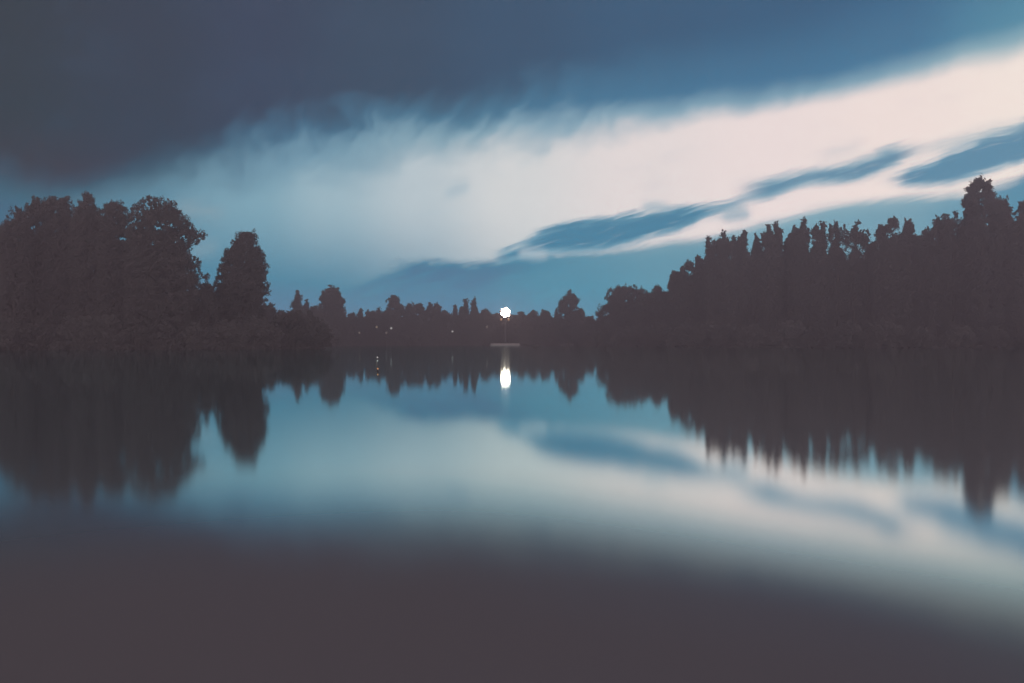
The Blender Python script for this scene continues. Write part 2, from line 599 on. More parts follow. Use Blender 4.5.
xs = graded(-2600, 2600, -150, 150, 3.0)
ys = graded(-2400, 3000, -12, 240, 3.0)
GX, GY = np.meshgrid(xs, ys)
GZ = ground_z(GX, GY)
nx, ny = len(xs), len(ys)
idx = np.arange(nx * ny).reshape(ny, nx)
quads = np.stack([idx[:-1, :-1], idx[:-1, 1:], idx[1:, 1:], idx[1:, :-1]], -1).reshape(-1, 4)
tag(obj('ground', mesh_from('ground', np.stack([GX, GY, GZ], -1), quads, M_GROUND, True)), kind='structure')

wv = [(-150, -20, 0), (150, -20, 0), (150, 340, 0), (-150, 340, 0)]
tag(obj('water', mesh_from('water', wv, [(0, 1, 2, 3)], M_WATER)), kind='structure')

# distant wooded ridge closing the valley behind the far shore
hx = np.linspace(-160, 160, 141)
hy = np.linspace(232, 380, 45)
HX, HY = np.meshgrid(hx, hy)
rng = np.random.default_rng(5)
ridge = 9.2 + 2.0 * np.exp(-((HX + 11) / 20) ** 2) - 0.8 * np.exp(-((HX - 25) / 20) ** 2) + 0.5 * np.sin(HX / 12 + 0.5)
prof = np.clip(1 - np.abs(HY - 300) / 68, 0, 1)
prof = prof * prof * (3 - 2 * prof)
ends = np.clip((160 - np.abs(HX)) / 50, 0, 1)
HZ = ridge * prof * ends + rng.normal(0, 0.2, HX.shape) * prof - 1.6
iq = np.arange(HX.size).reshape(HX.shape)
hq = np.stack([iq[:-1, :-1], iq[:-1, 1:], iq[1:, 1:], iq[1:, :-1]], -1).reshape(-1, 4)
tag(obj('hills', mesh_from('hills', np.stack([HX, HY, HZ + 2.0], -1), hq, M_HILL, True)), kind='structure')


# haze added over the lake to lift and flatten the dark woods
m_h, k_h, o_h = mat('lift_haze')
pv = k_h.n.new('ShaderNodeVolumePrincipled')
pv.inputs['Color'].default_value = (0.97, 0.82, 0.87, 1)
pv.inputs['Density'].default_value = HAZE_D
pv.inputs['Anisotropy'].default_value = 0.35
k_h.l.new(pv.outputs[0], o_h.inputs['Volume'])
hb = MB().box((0, 300, (HAZE_TOP - 8.0) / 2), (6400, 6600, HAZE_TOP + 8.0))
tag(hb.build('haze', m_h), kind='stuff')


# ------------------------------------------------------------------ trees
def leaves_at(cent, rad, per, ls, ez, rng):
    """Little quads scattered in an ellipsoid round each clump centre."""
    n = len(cent)
    C = np.repeat(cent, per, axis=0)
    R = np.repeat(rad, per)
    d = rng.normal(size=(n * per, 3))
    d /= np.linalg.norm(d, axis=1)[:, None]
    r = rng.random(n * per) ** 0.5 * 1.08
    P = C + d * (R * r)[:, None] * np.array([1, 1, ez])
    nrm = rng.normal(size=(n * per, 3)) * 0.22 + np.array([0.0, -1.0, 0.15])     # leaves turn to the open, light side
    a = np.cross(nrm, rng.normal(size=(n * per, 3)))
    a /= np.linalg.norm(a, axis=1)[:, None]
    b = np.cross(nrm, a)
    b /= np.linalg.norm(b, axis=1)[:, None] + 1e-9
    s = ls * (0.6 + 0.8 * rng.random(n * per))[:, None]
    a = a * s * 0.72
    b = b * s * 0.42
    V = np.stack([P - a, P - b * 0.9 - a * 0.1, P + a, P + b * 0.9 - a * 0.1], 1).reshape(-1, 3)
    Fq = np.arange(n * per * 4).reshape(-1, 4)
    return V, Fq


def make_crown(prof, rc, k, per, ez, seed, depth=0.85, extra=(), holes=0.0, tips=0, ls_f=0.34, core=6):
    """prof: [(z, xl, xr)] bottom to top in metres."""
    rng = np.random.default_rng(seed)
    z = np.array([p[0] for p in prof])
    xl = np.array([p[1] for p in prof])
    xr = np.array([p[2] for p in prof])
    area = float(np.sum((z[1:] - z[:-1]) * 0.5 * ((xr - xl)[1:] + (xr - xl)[:-1])))
    n = max(12, int(k * area / (rc * rc)))
    zz = np.linspace(z[0], z[-1], 400)
    wl = np.interp(zz, z, xl)
    wr = np.interp(zz, z, xr)
    pdf = (wr - wl) + 0.4 * rc
    pdf /= pdf.sum()
    Z = rng.choice(zz, n, p=pdf) + rng.normal(0, 0.15, n) * rc
    Z = np.minimum(Z, z[-1] - rc * 0.55 * ez)
    L = np.interp(Z, z, xl)
    R = np.interp(Z, z, xr)
    cx = (L + R) / 2
    w = np.maximum((R - L) / 2 - rc * 0.62, 0.05)
    ph = rng.random(n) * 2 * np.pi
    f = rng.random(n) ** 0.38
    sil = rng.random(n) < 0.30                      # keep the outline well filled
    ph = np.where(sil, np.where(rng.random(n) < 0.5, 0, np.pi) + rng.normal(0, 0.35, n), ph)
    X = cx + np.cos(ph) * f * w
    Yy = np.sin(ph) * f * w * depth
    C = np.stack([X, Yy, Z], 1)
    if holes > 0:                                   # open up some pockets
        hc = C[rng.choice(n, max(1, int(holes * 10)), replace=False)]
        dm = np.min(np.linalg.norm((C[:, None, :] - hc[None]) * np.array([1, 0.35, 1]), axis=2), axis=1)
        C = C[dm > rc * 1.5]
    er = np.array([q[3] if len(q) > 3 else -1.0 for q in extra])
    if len(extra):
        C = np.concatenate([C, np.array([q[:3] for q in extra], dtype=float)])
    if tips:                                        # small leader shoots that break the outline
        ti = rng.integers(0, len(zz), tips)
        side = rng.choice([-1, 0, 1], tips)
        tx = np.where(side < 0, wl[ti], np.where(side > 0, wr[ti], (wl[ti] + wr[ti]) / 2 + (wr[ti] - wl[ti]) * (rng.random(tips) - 0.5)))
        T = np.stack([tx + rng.normal(0, 0.25, tips) * rc, (rng.random(tips) - 0.5) * rc, zz[ti] + (rng.random(tips) * 1.1 - 0.1) * rc], 1)
        Rt = rc * (0.28 + 0.32 * rng.random(tips))
    rad = rc * (0.45 + 0.95 * rng.random(len(C)) ** 1.3)
    if len(extra):
        rad[-len(er):] = np.where(er > 0, er, rad[-len(er):])
    V, Fq = leaves_at(C, rad, per, rc * ls_f, ez, rng)
    if core > 0:                                    # dense inner twigs and leaves
        s = 0.80
        ins = C[rng.random(len(C)) < 0.9].copy()
        mid = (np.interp(ins[:, 2], z, xl) + np.interp(ins[:, 2], z, xr)) / 2
        ins[:, 0] = mid + (ins[:, 0] - mid) * s
        ins[:, 1] *= s
        V3, F3 = leaves_at(ins, rad[:len(ins)] * 1.1, core, rc * 0.75, ez, rng)
        Fq = np.concatenate([Fq, F3 + len(V)])
        V = np.concatenate([V, V3])
    if tips:
        V2, F2 = leaves_at(T, Rt, per // 2, rc * ls_f * 0.7, ez * 1.7, rng)
        Fq = np.concatenate([Fq, F2 + len(V)])
        V = np.concatenate([V, V2])
    return V, Fq, C


def make_trunk(H, C, r0, seed, limbs=14, lean=0.0):
    rnd = random.Random(seed)
    mb = MB()
    top = H * 0.9
    cxt = lean
    pts = [(0, 0, -0.4), (0, 0, 0.3), (cxt * 0.25 + rnd.uniform(-.1, .1), rnd.uniform(-.1, .1), H * 0.3),
           (cxt * 0.6 + rnd.uniform(-.15, .15), rnd.uniform(-.15, .15), H * 0.6), (cxt, 0, top)]
    mb.tube(pts, [r0 * 1.35, r0 * 1.05, r0 * 0.8, r0 * 0.5, r0 * 0.12], 7)
    if len(C):
        pick = sorted(range(len(C)), key=lambda i: rnd.random())[:limbs]
        for i in pick:
            x, y, z = C[i]
            zb = max(min(z * 0.72, top * 0.9), H * 0.08)
            t = zb / top
            a = (cxt * t, 0, zb)
            mid = ((a[0] + x) / 2, (a[1] + y) / 2, (zb + z) / 2 - 0.15)
            mb.tube([a, mid, (x, y, z)], [r0 * 0.42 * (1.1 - t), r0 * 0.25 * (1.1 - t), r0 * 0.07], 5, False)
    return mb


PROTO = {}


def style_profile(style, v):
    r = random.Random(hash((style, v)) % 1000 if False else v * 17 + len(style) * 101)
    H, W = 20.0, 3.6
    J = lambda a: r.uniform(-a, a)
    if style == 'round':
        t = [(0.02, .80), (.2, .95), (.45, 1.0), (.65, .92), (.8, .72), (.9, .48), (.97, .24), (1.0, .10)]
    elif style == 'dome':
        t = [(0.02, .95), (.3, 1.0), (.5, .95), (.68, .82), (.82, .62), (.92, .40), (.98, .24), (1.0, .12)]
    elif style == 'poplar':
        t = [(0.02, 1.0), (.3, 1.15), (.6, 1.08), (.76, .98), (.86, .80), (.93, .5), (1.0, .15)]
        W = 2.0
    elif style == 'spruce':
        t = [(0.02, 1.0), (.2, .95), (.4, .78), (.55, .62), (.7, .45), (.83, .28), (.93, .16), (1.0, .05)]
        W = 3.2
    elif style == 'airy':
        t = [(0.02, .75), (.3, .9), (.55, 1.0), (.72, .95), (.85, .75), (.94, .5), (1.0, .2)]
    else:                                            # shrub
        t = [(0.02, 1.0), (.3, 1.0), (.6, .85), (.8, .6), (.93, .35), (1.0, .12)]
        H, W = 3.0, 2.4
    prof = []
    for a, b in t:
        c = J(0.08) * W
        prof.append((a * H, c - W * b * (1 + J(.12)), c + W * b * (1 + J(.12))))
    return prof, H, W


def proto(style, v):
    key = (style, v)
    if key in PROTO:
        return PROTO[key]
    prof, H, W = style_profile(style, v)
    seed = v * 31 + sum(map(ord, style))
    m = M_NEEDLE if style == 'spruce' else M_LEAF
    if style == 'shrub':
        V, Fq, C = make_crown(prof, 0.5, 3.0, 34, 0.9, seed, 0.9, tips=10)
        res = (mesh_from('shrub', V, Fq, m), None, H, W)
    else:
        rc, kk, per, ez, holes, tips = {'round': (0.78, 2.3, 42, 0.85, 0.15, 30), 'dome': (0.7, 2.5, 42, 0.9, 0.0, 26), 'poplar': (0.50, 2.3, 40, 1.6, 0.0, 50),
                                        'spruce': (0.6, 2.6, 40, 0.8, 0.0, 34), 'airy': (0.62, 1.25, 40, 1.1, 0.9, 40)}[style]
        ex = []
        if style in ('poplar', 'airy'):
            rr = random.Random(seed)
            sp = [(0.0, 1.0), (-0.62, rr.uniform(.86, .95)), (0.6, rr.uniform(.84, .96)), (rr.uniform(-.3, .3), .97)]
            for off, th in sp:
                for q in range(9):
                    zq = H * (th - 0.02 - q * 0.017)
                    ex.append((off * W + rr.uniform(-.12, .12) * q * 0.25 * W, rr.uniform(-.3, .3) * W, zq))
            prof = [(z * 0.93, l, r) for z, l, r in prof]
        V, Fq, C = make_crown(prof, rc, kk, per, ez, seed, 0.85, ex, holes=holes, tips=tips, core=1 if style == 'airy' else 6)
        tb = make_trunk(H, C, 0.24, seed, 22 if style == 'airy' else 12)
        res = (mesh_from('crown', V, Fq, m), mesh_from('trunk', tb.v, tb.f, M_BARK, True), H, W)
    PROTO[key] = res
    return res


def place(px, d):
    d = nearer(d)
    x = (px - 512.0) / F * d
    return x, d, gz(x, d)


def zpix(py, d):
    d = nearer(d)
    return CAM_H + (341.5 - py) / F * d


def add_tree(name, px, top, hw, d, style, label, cat='tree', group=None, variant=0, rot=None):
    """A tree of a kind, as tall and wide as the one standing there."""
    x, y, z0 = place(px, d)
    h = zpix(top, d) - z0
    w = hw * 1.1 / F * nearer(d)
    e = bpy.data.objects.new(name, None)
    COL.objects.link(e)
    e.location = (x, y, z0)
    if rot is not None:
        e.rotation_euler = (0, 0, rot)
    tag(e, label, cat, group)
    if group:                                        # ranks that only close the wood: shared meshes
        cm, tm, H, W = proto(style, variant)
        e.scale = (w / W, w / W, h / H)
    else:
        cm, tm = own_crown(style, h, w, nearer(d) / F)
    obj('crown', cm, e)
    obj('trunk', tm, e)
    return e


OWN = [100]


def own_crown(style, h, w, px):
    OWN[0] += 7
    seed = OWN[0]
    rr = random.Random(seed)
    prof, H, W = style_profile(style, seed)
    prof = [(z * h / H, a * w / W, b * w / W) for z, a, b in prof]
    ex = []
    rcp, kk, per, ez, holes, tips = {'round': (3.5, 2.1, 40, 0.95, 0.2, 130), 'dome': (3.2, 2.4, 40, 0.95, 0.0, 110), 'poplar': (2.9, 2.2, 40, 1.2, 0.2, 130),
                                     'spruce': (2.2, 2.5, 40, 0.9, 0.0, 90), 'airy': (2.6, 1.25, 36, 1.1, 1.0, 130)}[style]
    rc = min(rcp * px, 0.75 * w)
    if style in ('round', 'dome'):
        for _ in range(9):
            t = rr.uniform(-0.95, 0.95)
            zt = h * (1 - 0.13 * t * t - 0.10 * abs(t) ** 5) + rr.uniform(-4, 0.5) * px
            for q in range(5):
                ex.append((t * w * 0.72 + rr.gauss(0, .5) * px, rr.gauss(0, .3) * w, zt - q * 1.3 * px, (0.6 + 0.4 * q) * rr.uniform(.7, 1.3) * px))
        prof = [(z * (1 - 2.5 * px / h), l, r) for z, l, r in prof]
    if style == 'spruce':                            # a pointed leader
        for q in range(14):
            f = q / 13.0
            ex.append((rr.gauss(0, 0.25) * f * px, 0.0, h - (0.6 + 12.0 * f) * px, (0.5 + 2.2 * f) * px))
        prof = [(z * (1 - 4.0 * px / h), l, r) for z, l, r in prof]
    if style in ('poplar', 'airy'):
        # several leading shoots of different height, each a loose tuft
        tops = [(rr.uniform(-.35, .35), 0.0)] + [(rr.uniform(-1.0, 1.0), rr.uniform(2, 13)) for _ in range(rr.randint(3, 6))]
        for off, dn in tops:
            ln = rr.uniform(8, 15)
            lean = rr.uniform(-.25, .25)
            for q in range(15):
                f = q / 14.0
                ex.append(((off + lean * (1 - f)) * w + rr.gauss(0, 0.9) * px * (0.15 + f), rr.gauss(0, .3) * w, h - (dn + 0.6 + f * ln) * px,
                           (0.55 + 1.7 * f) * rr.uniform(.7, 1.35) * px))
        prof = [(z * (1 - 9.0 * px / h), l, r) for z, l, r in prof]
    V, Fq, C = make_crown(prof, rc, kk, per, ez, seed, 0.85, ex, holes=holes, tips=tips, core=1 if style == 'airy' else 5)
    tb = make_trunk(h, C, 0.03 * w + 0.11, seed, 22 if style == 'airy' else 12)
    return (mesh_from('crown', V, Fq, M_NEEDLE if style == 'spruce' else M_LEAF), mesh_from('trunk', tb.v, tb.f, M_BARK, True))


def add_outline_tree(name, d, base_px, rows, label, seed, rc=0.42, k=2.2, per=42, ez=0.95, holes=0.3, tips=260, extra=(), r0=0.3, limbs=16, needle=False, depth=0.8):
    """A tree with its own uneven crown: rows = (picture height, left, right) down the crown."""
    x, y, z0 = place(base_px, d)
    d = nearer(d)
    prof = sorted([(CAM_H + (341.5 - py) / F * d - z0, (a - base_px) / F * d, (b - base_px) / F * d) for py, a, b in rows])
    ex = [((a - base_px) / F * d, 0.3, CAM_H + (341.5 - py) / F * d - z0) for a, py in extra]
    V, Fq, C = make_crown(prof, rc, k, per, ez, seed, depth, ex, holes, tips, core=2 if holes > 0.6 else 6)
    H = prof[-1][0]
    e = bpy.data.objects.new(name, None)
    COL.objects.link(e)
    e.location = (x, y, z0)
    tag(e, label, 'tree')
    obj('crown', mesh_from('crown', V, Fq, M_NEEDLE if needle else M_LEAF), e)
    tb = make_trunk(H, C, r0, seed, limbs, (prof[-1][1] + prof[-1][2]) / 2)
    for ex1 in ex:
        tb.tube([(ex1[0] * 0.4, 0, ex1[2] - 1.6), (ex1[0] * 0.75, 0.15, ex1[2] - 0.7), ex1], [0.09, 0.06, 0.03], 5, False)
    obj('trunk', mesh_from('trunk', tb.v, tb.f, M_BARK, True), e)
    return e


# ---- left wood, about a hundred metres off
add_tree('broadleaf_tree', -16, 230, 17, 104, 'round', 'dark leafy tree cut by the left edge of the view', variant=1)
add_outline_tree('broadleaf_tree', 101, 14, [(209, 12, 19), (213, 11, 27), (219, 9, 30), (229, 2, 31), (240, -4, 31), (260, -6, 32), (300, -4, 32), (345, -2, 30)],
                 'loose dark tree at the sloping left end, sky showing through its leaves', 11, k=1.9, holes=0.6)
add_outline_tree('broadleaf_tree', 103, 37, [(199, 34, 38), (203, 31, 42), (209, 26, 45), (220, 24, 46), (240, 22, 48), (280, 22, 50), (345, 24, 50)],
                 'narrow topped dark tree with small sky gaps, left of the flat topped round tree', 12, k=1.8, holes=0.7)
add_outline_tree('broadleaf_tree', 104, 57, [(198, 50, 67), (201, 46, 69), (206, 42, 72), (216, 41, 75), (240, 40, 77), (290, 40, 78), (345, 42, 78)],
                 'dense flat topped round tree in the left wood, between two narrower tops', 13)
add_outline_tree('broadleaf_tree', 103, 87, [(195, 85, 89), (199, 83, 92), (204, 79, 95), (210, 75, 99), (220, 72, 103), (250, 71, 105), (345, 72, 104)],
                 'dark tree with the pointed top, tallest spire of the left wood', 14, ez=1.1)
add_outline_tree('broadleaf_tree', 102, 113, [(204, 108, 118), (207, 106, 124), (212, 101, 127), (220, 99, 130), (250, 98, 132), (345, 100, 132)],
                 'low shouldered tree of several short tips between the pointed tree and the spreading tree', 15)
add_outline_tree('broadleaf_tree', 99, 156, [(199, 145, 150), (203, 141, 172), (207, 136, 176), (209, 133, 179), (216, 131, 180), (221, 129, 188), (229, 129, 193), (237, 128, 196),
                                             (246, 127, 190), (253, 126, 188), (260, 126, 197), (268, 126, 199), (273, 126, 198), (279, 126, 206), (290, 126, 207), (320, 126, 206), (347, 126, 204)],
                 'big spreading broadleaf tree with ragged right side, right end of the left wood', 16, rc=0.42, k=1.9, holes=1.3, tips=380,
                 extra=[(148, 197), (147, 199), (142, 201), (159, 199), (165, 202), (172, 203), (136, 205), (131, 209), (179, 212), (187, 222), (193, 229), (195, 233), (206, 276), (199, 262), (199, 236), (201, 233), (202, 238), (197, 240), (203, 235), (196, 243)], limbs=30, r0=0.38)
add_tree('small_tree', 208, 284, 8, 100, 'round', 'small bushy tree in the dip between the spreading tree and the lone leaning tree', variant=2)
add_outline_tree('broadleaf_tree', 106, 242, [(233, 242, 253), (237, 238, 256),  (239, 237, 256), (243, 233, 255), (248, 230, 257), (252, 227, 262), (258, 224, 264), (264, 222, 265),
                                              (269, 220, 268), (274, 219, 265), (280, 217, 266), (287, 214, 268), (295, 213, 267), (302, 213, 263), (308, 212, 259), (330, 214, 258), (347, 216, 258)],
                 'lone rounded dark tree leaning right, beside the dip at the right of the left wood', 17, rc=0.42, tips=280, extra=[(241, 238), (247, 235), (252, 236), (255, 240), (237, 242), (232, 247), (227, 253), (222, 260), (259, 250), (263, 255), (263, 261), (267, 266), (266, 272), (264, 278), (267, 285), (268, 292), (266, 300), (219, 270), (217, 277)])

# ---- receding left shore and far shore
far = [
    ('small_tree', 264, 304, 5, 170, 'dome', 0, 'small tree just right of the lone leaning tree'),
    ('small_tree', 271, 305, 5, 176, 'round', 1, 'second small pointed bush right of the lone leaning tree'),
    ('small_tree', 281, 311, 9, 190, 'dome', 1, 'very low rounded tree left of the first far conical tree'),
    ('conifer_tree', 298, 290, 15, 262, 'spruce', 0, 'conical far tree left of the big dome shaped tree'),
    ('conifer_tree', 307, 300, 12, 266, 'spruce', 1, 'shorter pointed tree on the right shoulder of the conical far tree'),
    ('small_tree', 315, 307, 6, 268, 'dome', 2, 'low tree wedged between the conical tree and the big dome shaped tree'),
    ('broadleaf_tree', 331, 287, 15, 264, 'dome', 0, 'big dome shaped tree, tallest on the far left shore'),
    ('small_tree', 351, 315, 8, 290, 'round', 0, 'lowest far bushy tree right of the big dome shaped tree'),
    ('small_tree', 361, 308, 9, 300, 'spruce', 2, 'small pointed far tree in the low stretch right of the big dome'),
    ('small_tree', 372, 311, 9, 303, 'dome', 1, 'low flat topped far tree left of the thin sapling'),
    ('small_tree', 379, 308, 2.2, 296, 'poplar', 1, 'thin sapling poking above the low far tree line'),
    ('small_tree', 383, 312, 8, 304, 'dome', 2, 'low flat topped far tree against the left side of the small dome tree'),
    ('broadleaf_tree', 395, 296, 9.5, 300, 'dome', 1, 'small dome shaped far tree standing above the low tree line'),
    ('small_tree', 409, 306, 6, 306, 'round', 2, 'low far tree touching the right side of the small dome tree'),
    ('broadleaf_tree', 417, 303, 9, 308, 'round', 0, 'broad low far tree, widest right of the small dome tree'),
    ('small_tree', 430, 306, 6, 310, 'round', 1, 'left of a pair of low round far trees'),
    ('small_tree', 437, 305, 6, 312, 'dome', 0, 'right of a pair of low round far trees'),
    ('small_tree', 446, 311, 7, 312, 'round', 2, 'very low far tree left of the row of small firs'),
    ('conifer_tree', 455, 305, 7, 314, 'spruce', 0, 'shortest of the small far firs left of the floodlight'),
    ('conifer_tree', 461, 307, 6, 313, 'spruce', 1, 'thin little fir between two taller firs left of the floodlight'),
    ('conifer_tree', 465.5, 299, 9, 315, 'spruce', 2, 'left of the two sharp pointed firs near the floodlight'),
    ('conifer_tree', 474, 298, 9.5, 315, 'spruce', 0, 'right of the two sharp pointed firs near the floodlight'),
    ('small_tree', 485, 310, 9, 326, 'dome', 2, 'low wide far tree just left of the floodlight mast'),
    ('small_tree', 502, 312.5, 10, 330, 'dome', 1, 'low wide far tree directly behind the floodlight mast'),
    ('small_tree', 520, 313, 10, 328, 'dome', 0, 'low wide far tree just right of the floodlight mast'),
    ('small_tree', 533, 311.5, 6, 324, 'round', 0, 'low far tree halfway between floodlight and bushy topped pine'),
    ('small_tree', 545, 312, 7, 320, 'round', 1, 'low far tree left of the thin pole like tree'),
    ('small_tree', 556, 308, 1.8, 312, 'poplar', 0, 'thin pole like tree beside the bushy topped pine'),
    ('small_tree', 580, 309.5, 4.5, 306, 'round', 2, 'small bush shaped tree at the right foot of the bushy topped pine'),
    ('small_tree', 590, 317, 8, 290, 'dome', 2, 'lowest tree in the notch left of the right hand wood'),
]
for nm, px, top, hw, d, st, v, lab in far:
    add_tree(nm, px, top, hw, d, st, lab, variant=v)
add_outline_tree('pine_tree', 304, 568, [(292, 569, 571), (295, 567, 573), (298, 564, 575), (301, 560, 578), (305, 559, 578), (309, 559, 576), (315, 556, 578), (325, 556, 580), (341, 557, 580)],
                 'bushy topped dark pine standing alone right of the floodlight', 21, rc=0.55, k=2.0, holes=0.3, tips=140, needle=True,
                 extra=[(561, 300), (561, 303), (578, 300), (577, 303), (564, 297), (575, 297), (570, 291.5)])

# ---- right wood: a long wall of trees that comes nearer to the right
add_outline_tree('broadleaf_tree', 262, 603, [(306, 600, 608), (309, 598, 612), (313, 597, 615), (325, 598, 618), (343, 600, 618)],
                 'small tree at the left foot of the right hand wood, overhanging the notch', 22, rc=0.6, k=2.2, tips=120)
add_outline_tree('broadleaf_tree', 256, 626, [(287, 625, 632), (289, 613, 640), (291, 610, 643), (295, 607, 648), (300, 605, 651), (304, 608, 654), (315, 606, 656), (343, 606, 656)],
                 'broad flat topped tree forming the low left end of the right hand wood', 23, rc=0.6, k=2.2, tips=240)
right = [
    (646, 293, 9, 250, 'round', 1, 'sloping round tree right of the broad flat topped tree'),
    (657, 286, 6, 246, 'round', 0, 'small pointed tree in the low step of the right hand wood'),
    (663, 289, 5, 240, 'dome', 1, 'short tree tucked against the first rise of the right hand wood'),
    (676, 271, 9, 226, 'dome', 0, 'round tree at the first rise of the right hand wood'),
    (688, 261, 10, 222, 'round', 2, 'round tree on the slope left of the first tall poplars'),
    (699, 257, 7, 219, 'dome', 2, 'low tree just left of the first tall poplars'),
    (711, 237, 6.5, 208, 'poplar', 0, 'left of the twin poplars that start the saw toothed skyline'),
    (722, 232, 7, 207, 'poplar', 1, 'right of the twin poplars that start the saw toothed skyline'),
    (734, 237, 4.2, 205, 'poplar', 2, 'slim short poplar after the twin poplars, gaps on both sides'),
    (743, 231, 4.6, 204, 'poplar', 0, 'slim split tipped poplar, second after the twin poplars'),
    (756, 233, 4.8, 203, 'airy', 0, 'see through slim tree left of the twin tall poplars'),
    (768, 225, 5.6, 200, 'poplar', 1, 'left of the two tall poplars in the saw toothed skyline'),
    (776, 224, 5.2, 199, 'poplar', 2, 'right of the two tall poplars in the saw toothed skyline'),
    (788, 238, 7, 202, 'round', 0, 'low round tree in the dip after the two tall poplars'),
    (794, 227, 4, 194, 'poplar', 0, 'thin poplar on the left shoulder of the highest mid wood poplar'),
    (803, 220, 7.4, 190, 'poplar', 1, 'stout single poplar, highest of the mid right wood'),
    (820, 222, 9.5, 187, 'poplar', 2, 'cone topped poplar left of the bare twigged birches'),
    (838, 221, 8, 184, 'airy', 1, 'left bare twigged birch with sky showing through'),
    (854, 221, 10, 183, 'airy', 2, 'right bare twigged birch with sky showing through'),
    (868, 229, 7, 182, 'airy', 0, 'short thin birch in the dip right of the bare twigged birches'),
    (881, 225, 7, 176, 'round', 1, 'left shoulder tree of the rounded double crown'),
    (893, 218, 11, 174, 'round', 2, 'tallest tree of the rounded double crown right of the birches'),
    (909, 220, 8, 172, 'round', 0, 'right shoulder tree of the rounded double crown'),
    (925, 227, 7, 168, 'airy', 2, 'thin tree in the dip left of the rising right end'),
    (938, 219, 9, 164, 'round', 1, 'ragged tree at the start of the rising right end'),
    (953, 211, 10, 160, 'airy', 1, 'loose topped tree left of the tall crowned pine'),
    (967, 208, 9, 158, 'round', 2, 'dark round tree under the left side of the tall crowned pine'),
    (1003, 200, 11, 150, 'dome', 0, 'dense tree just right of the tall crowned pine'),
    (1022, 203, 12, 146, 'round', 1, 'dense tree at the right edge of the view'),
    (1046, 198, 14, 142, 'round', 0, 'dark tree cut off by the right edge of the view'),
]
for px, top, hw, d, st, v, lab in right:
    add_tree('poplar_tree' if st == 'poplar' else ('birch_tree' if 'birch' in lab else 'broadleaf_tree'), px, top, hw, d, st, lab, variant=v)
add_outline_tree('pine_tree', 152, 980, [(178, 977, 981), (182, 974, 986), (186, 968, 992), (190, 966, 993), (194, 968, 995), (198, 962, 998), (203, 962, 1001), (207, 966, 1004), (211, 970, 1006),
                                         (230, 968, 1008), (280, 966, 1010), (345, 968, 1008)],
                 'tall crowned pine rising above all others at the right of the wood', 31, rc=0.5, k=2.0, holes=0.2, tips=150, extra=[(979, 181), (975, 187), (984, 184), (989, 183), (968, 189), (967, 195), (964, 200), (963, 204), (994, 193), (999, 200), (1003, 203)], needle=True, limbs=24, r0=0.4)

# ---- second rank that closes the lower gaps of both woods
rnd = random.Random(4)
SKY_R = ([600, 640, 660, 672, 700, 712, 730, 760, 790, 810, 860, 875, 895, 930, 950, 1050], [310, 296, 294, 282, 262, 247, 244, 240, 243, 236, 241, 236, 226, 230, 216, 206])
kinds = ['round', 'dome']
i = 0
for px in range(-20, 250, 26):
    add_tree('broadleaf_tree', px + rnd.uniform(-4, 4), (232 + rnd.uniform(-4, 8) if px < 185 else 296 if px < 222 else 262 + (px - 228) * 0.6), 21, 116 + rnd.uniform(-2, 4), kinds[i % 2],
             'dark tree of the second rank seen only as solid black behind the left wood', group='second rank of the left wood', variant=i % 3)
    i += 1
for px in range(612, 1050, 16):
    t = (px - 612) / 438.0
    d = 268 - 100 * min(1, t * 1.4) + rnd.uniform(-2, 3)
    top = np.interp(px, SKY_R[0], SKY_R[1]) + 9
    add_tree('broadleaf_tree', px + rnd.uniform(-4, 4), top + rnd.uniform(-3, 5), 17, d + 10, kinds[i % 2],
             'dark tree of the second rank seen only as solid black inside the right wood', group='second rank of the right wood', variant=i % 3)
    i += 1
for px in range(256, 610, 13):
    d = 330 + rnd.uniform(0, 8) if px > 330 else 235 + (px - 256) * 1.1
    add_tree('broadleaf_tree', px + rnd.uniform(-3, 3), 319 + rnd.uniform(-2, 3), 12, d, kinds[i % 2],
             'low dark tree merged into the black far shore', group='low trees along the far shore', variant=i % 3)
    i += 1


# ---- waterside bushes: each one a thing, all alike in the dusk
def shore_points(i0, i1, step):
    out = []
    for k in range(i0, i1):
        a, b = Vector(LAKE[k]), Vector(LAKE[k + 1])
        L = (b - a).length
        n = max(1, int(L / step))
        for j in range(n):
            out.append(a + (b - a) * ((j + 0.5) / n))
    return out


def add_shrub(x, y, h, w, v, label, group):
    me, _, H, W = proto('shrub', v)
    o = obj('waterside_shrub', me, None, (x, y, gz(x, y) - 0.05))
    o.scale = (w / W, w / W, h / H)
    o.rotation_euler = (0, 0, rnd.uniform(-0.5, 0.5))
    tag(o, label, 'shrub', group)


cen = Vector((0, 110))
for (a, b, st, lab, gr, hh) in ((3, 8, 3.2, 'dark shrub at the water under the left wood', 'shrubs under the left wood', 4.0),
                                (8, 12, 6.0, 'dark shrub on the shore that recedes right of the lone leaning tree', 'shrubs on the receding left shore', 3.4),
                                (12, 18, 5.0, 'dark shrub on the far shore below the low trees', 'shrubs on the far shore', 3.0),
                                (18, 25, 4.5, 'dark shrub at the water under the right wood', 'shrubs under the right wood', 3.8)):
    for p in shore_points(a, b, st):
        n = (p - cen).normalized()
        q = p + n * rnd.uniform(1.6, 3.0)
        if abs(q.x + 2.0) < 4.5 and q.y > 200:
            continue
        h = hh * rnd.uniform(0.7, 1.2)
        add_shrub(q.x, q.y, h, h * rnd.uniform(0.75, 1.0), rnd.randrange(3), lab, gr)


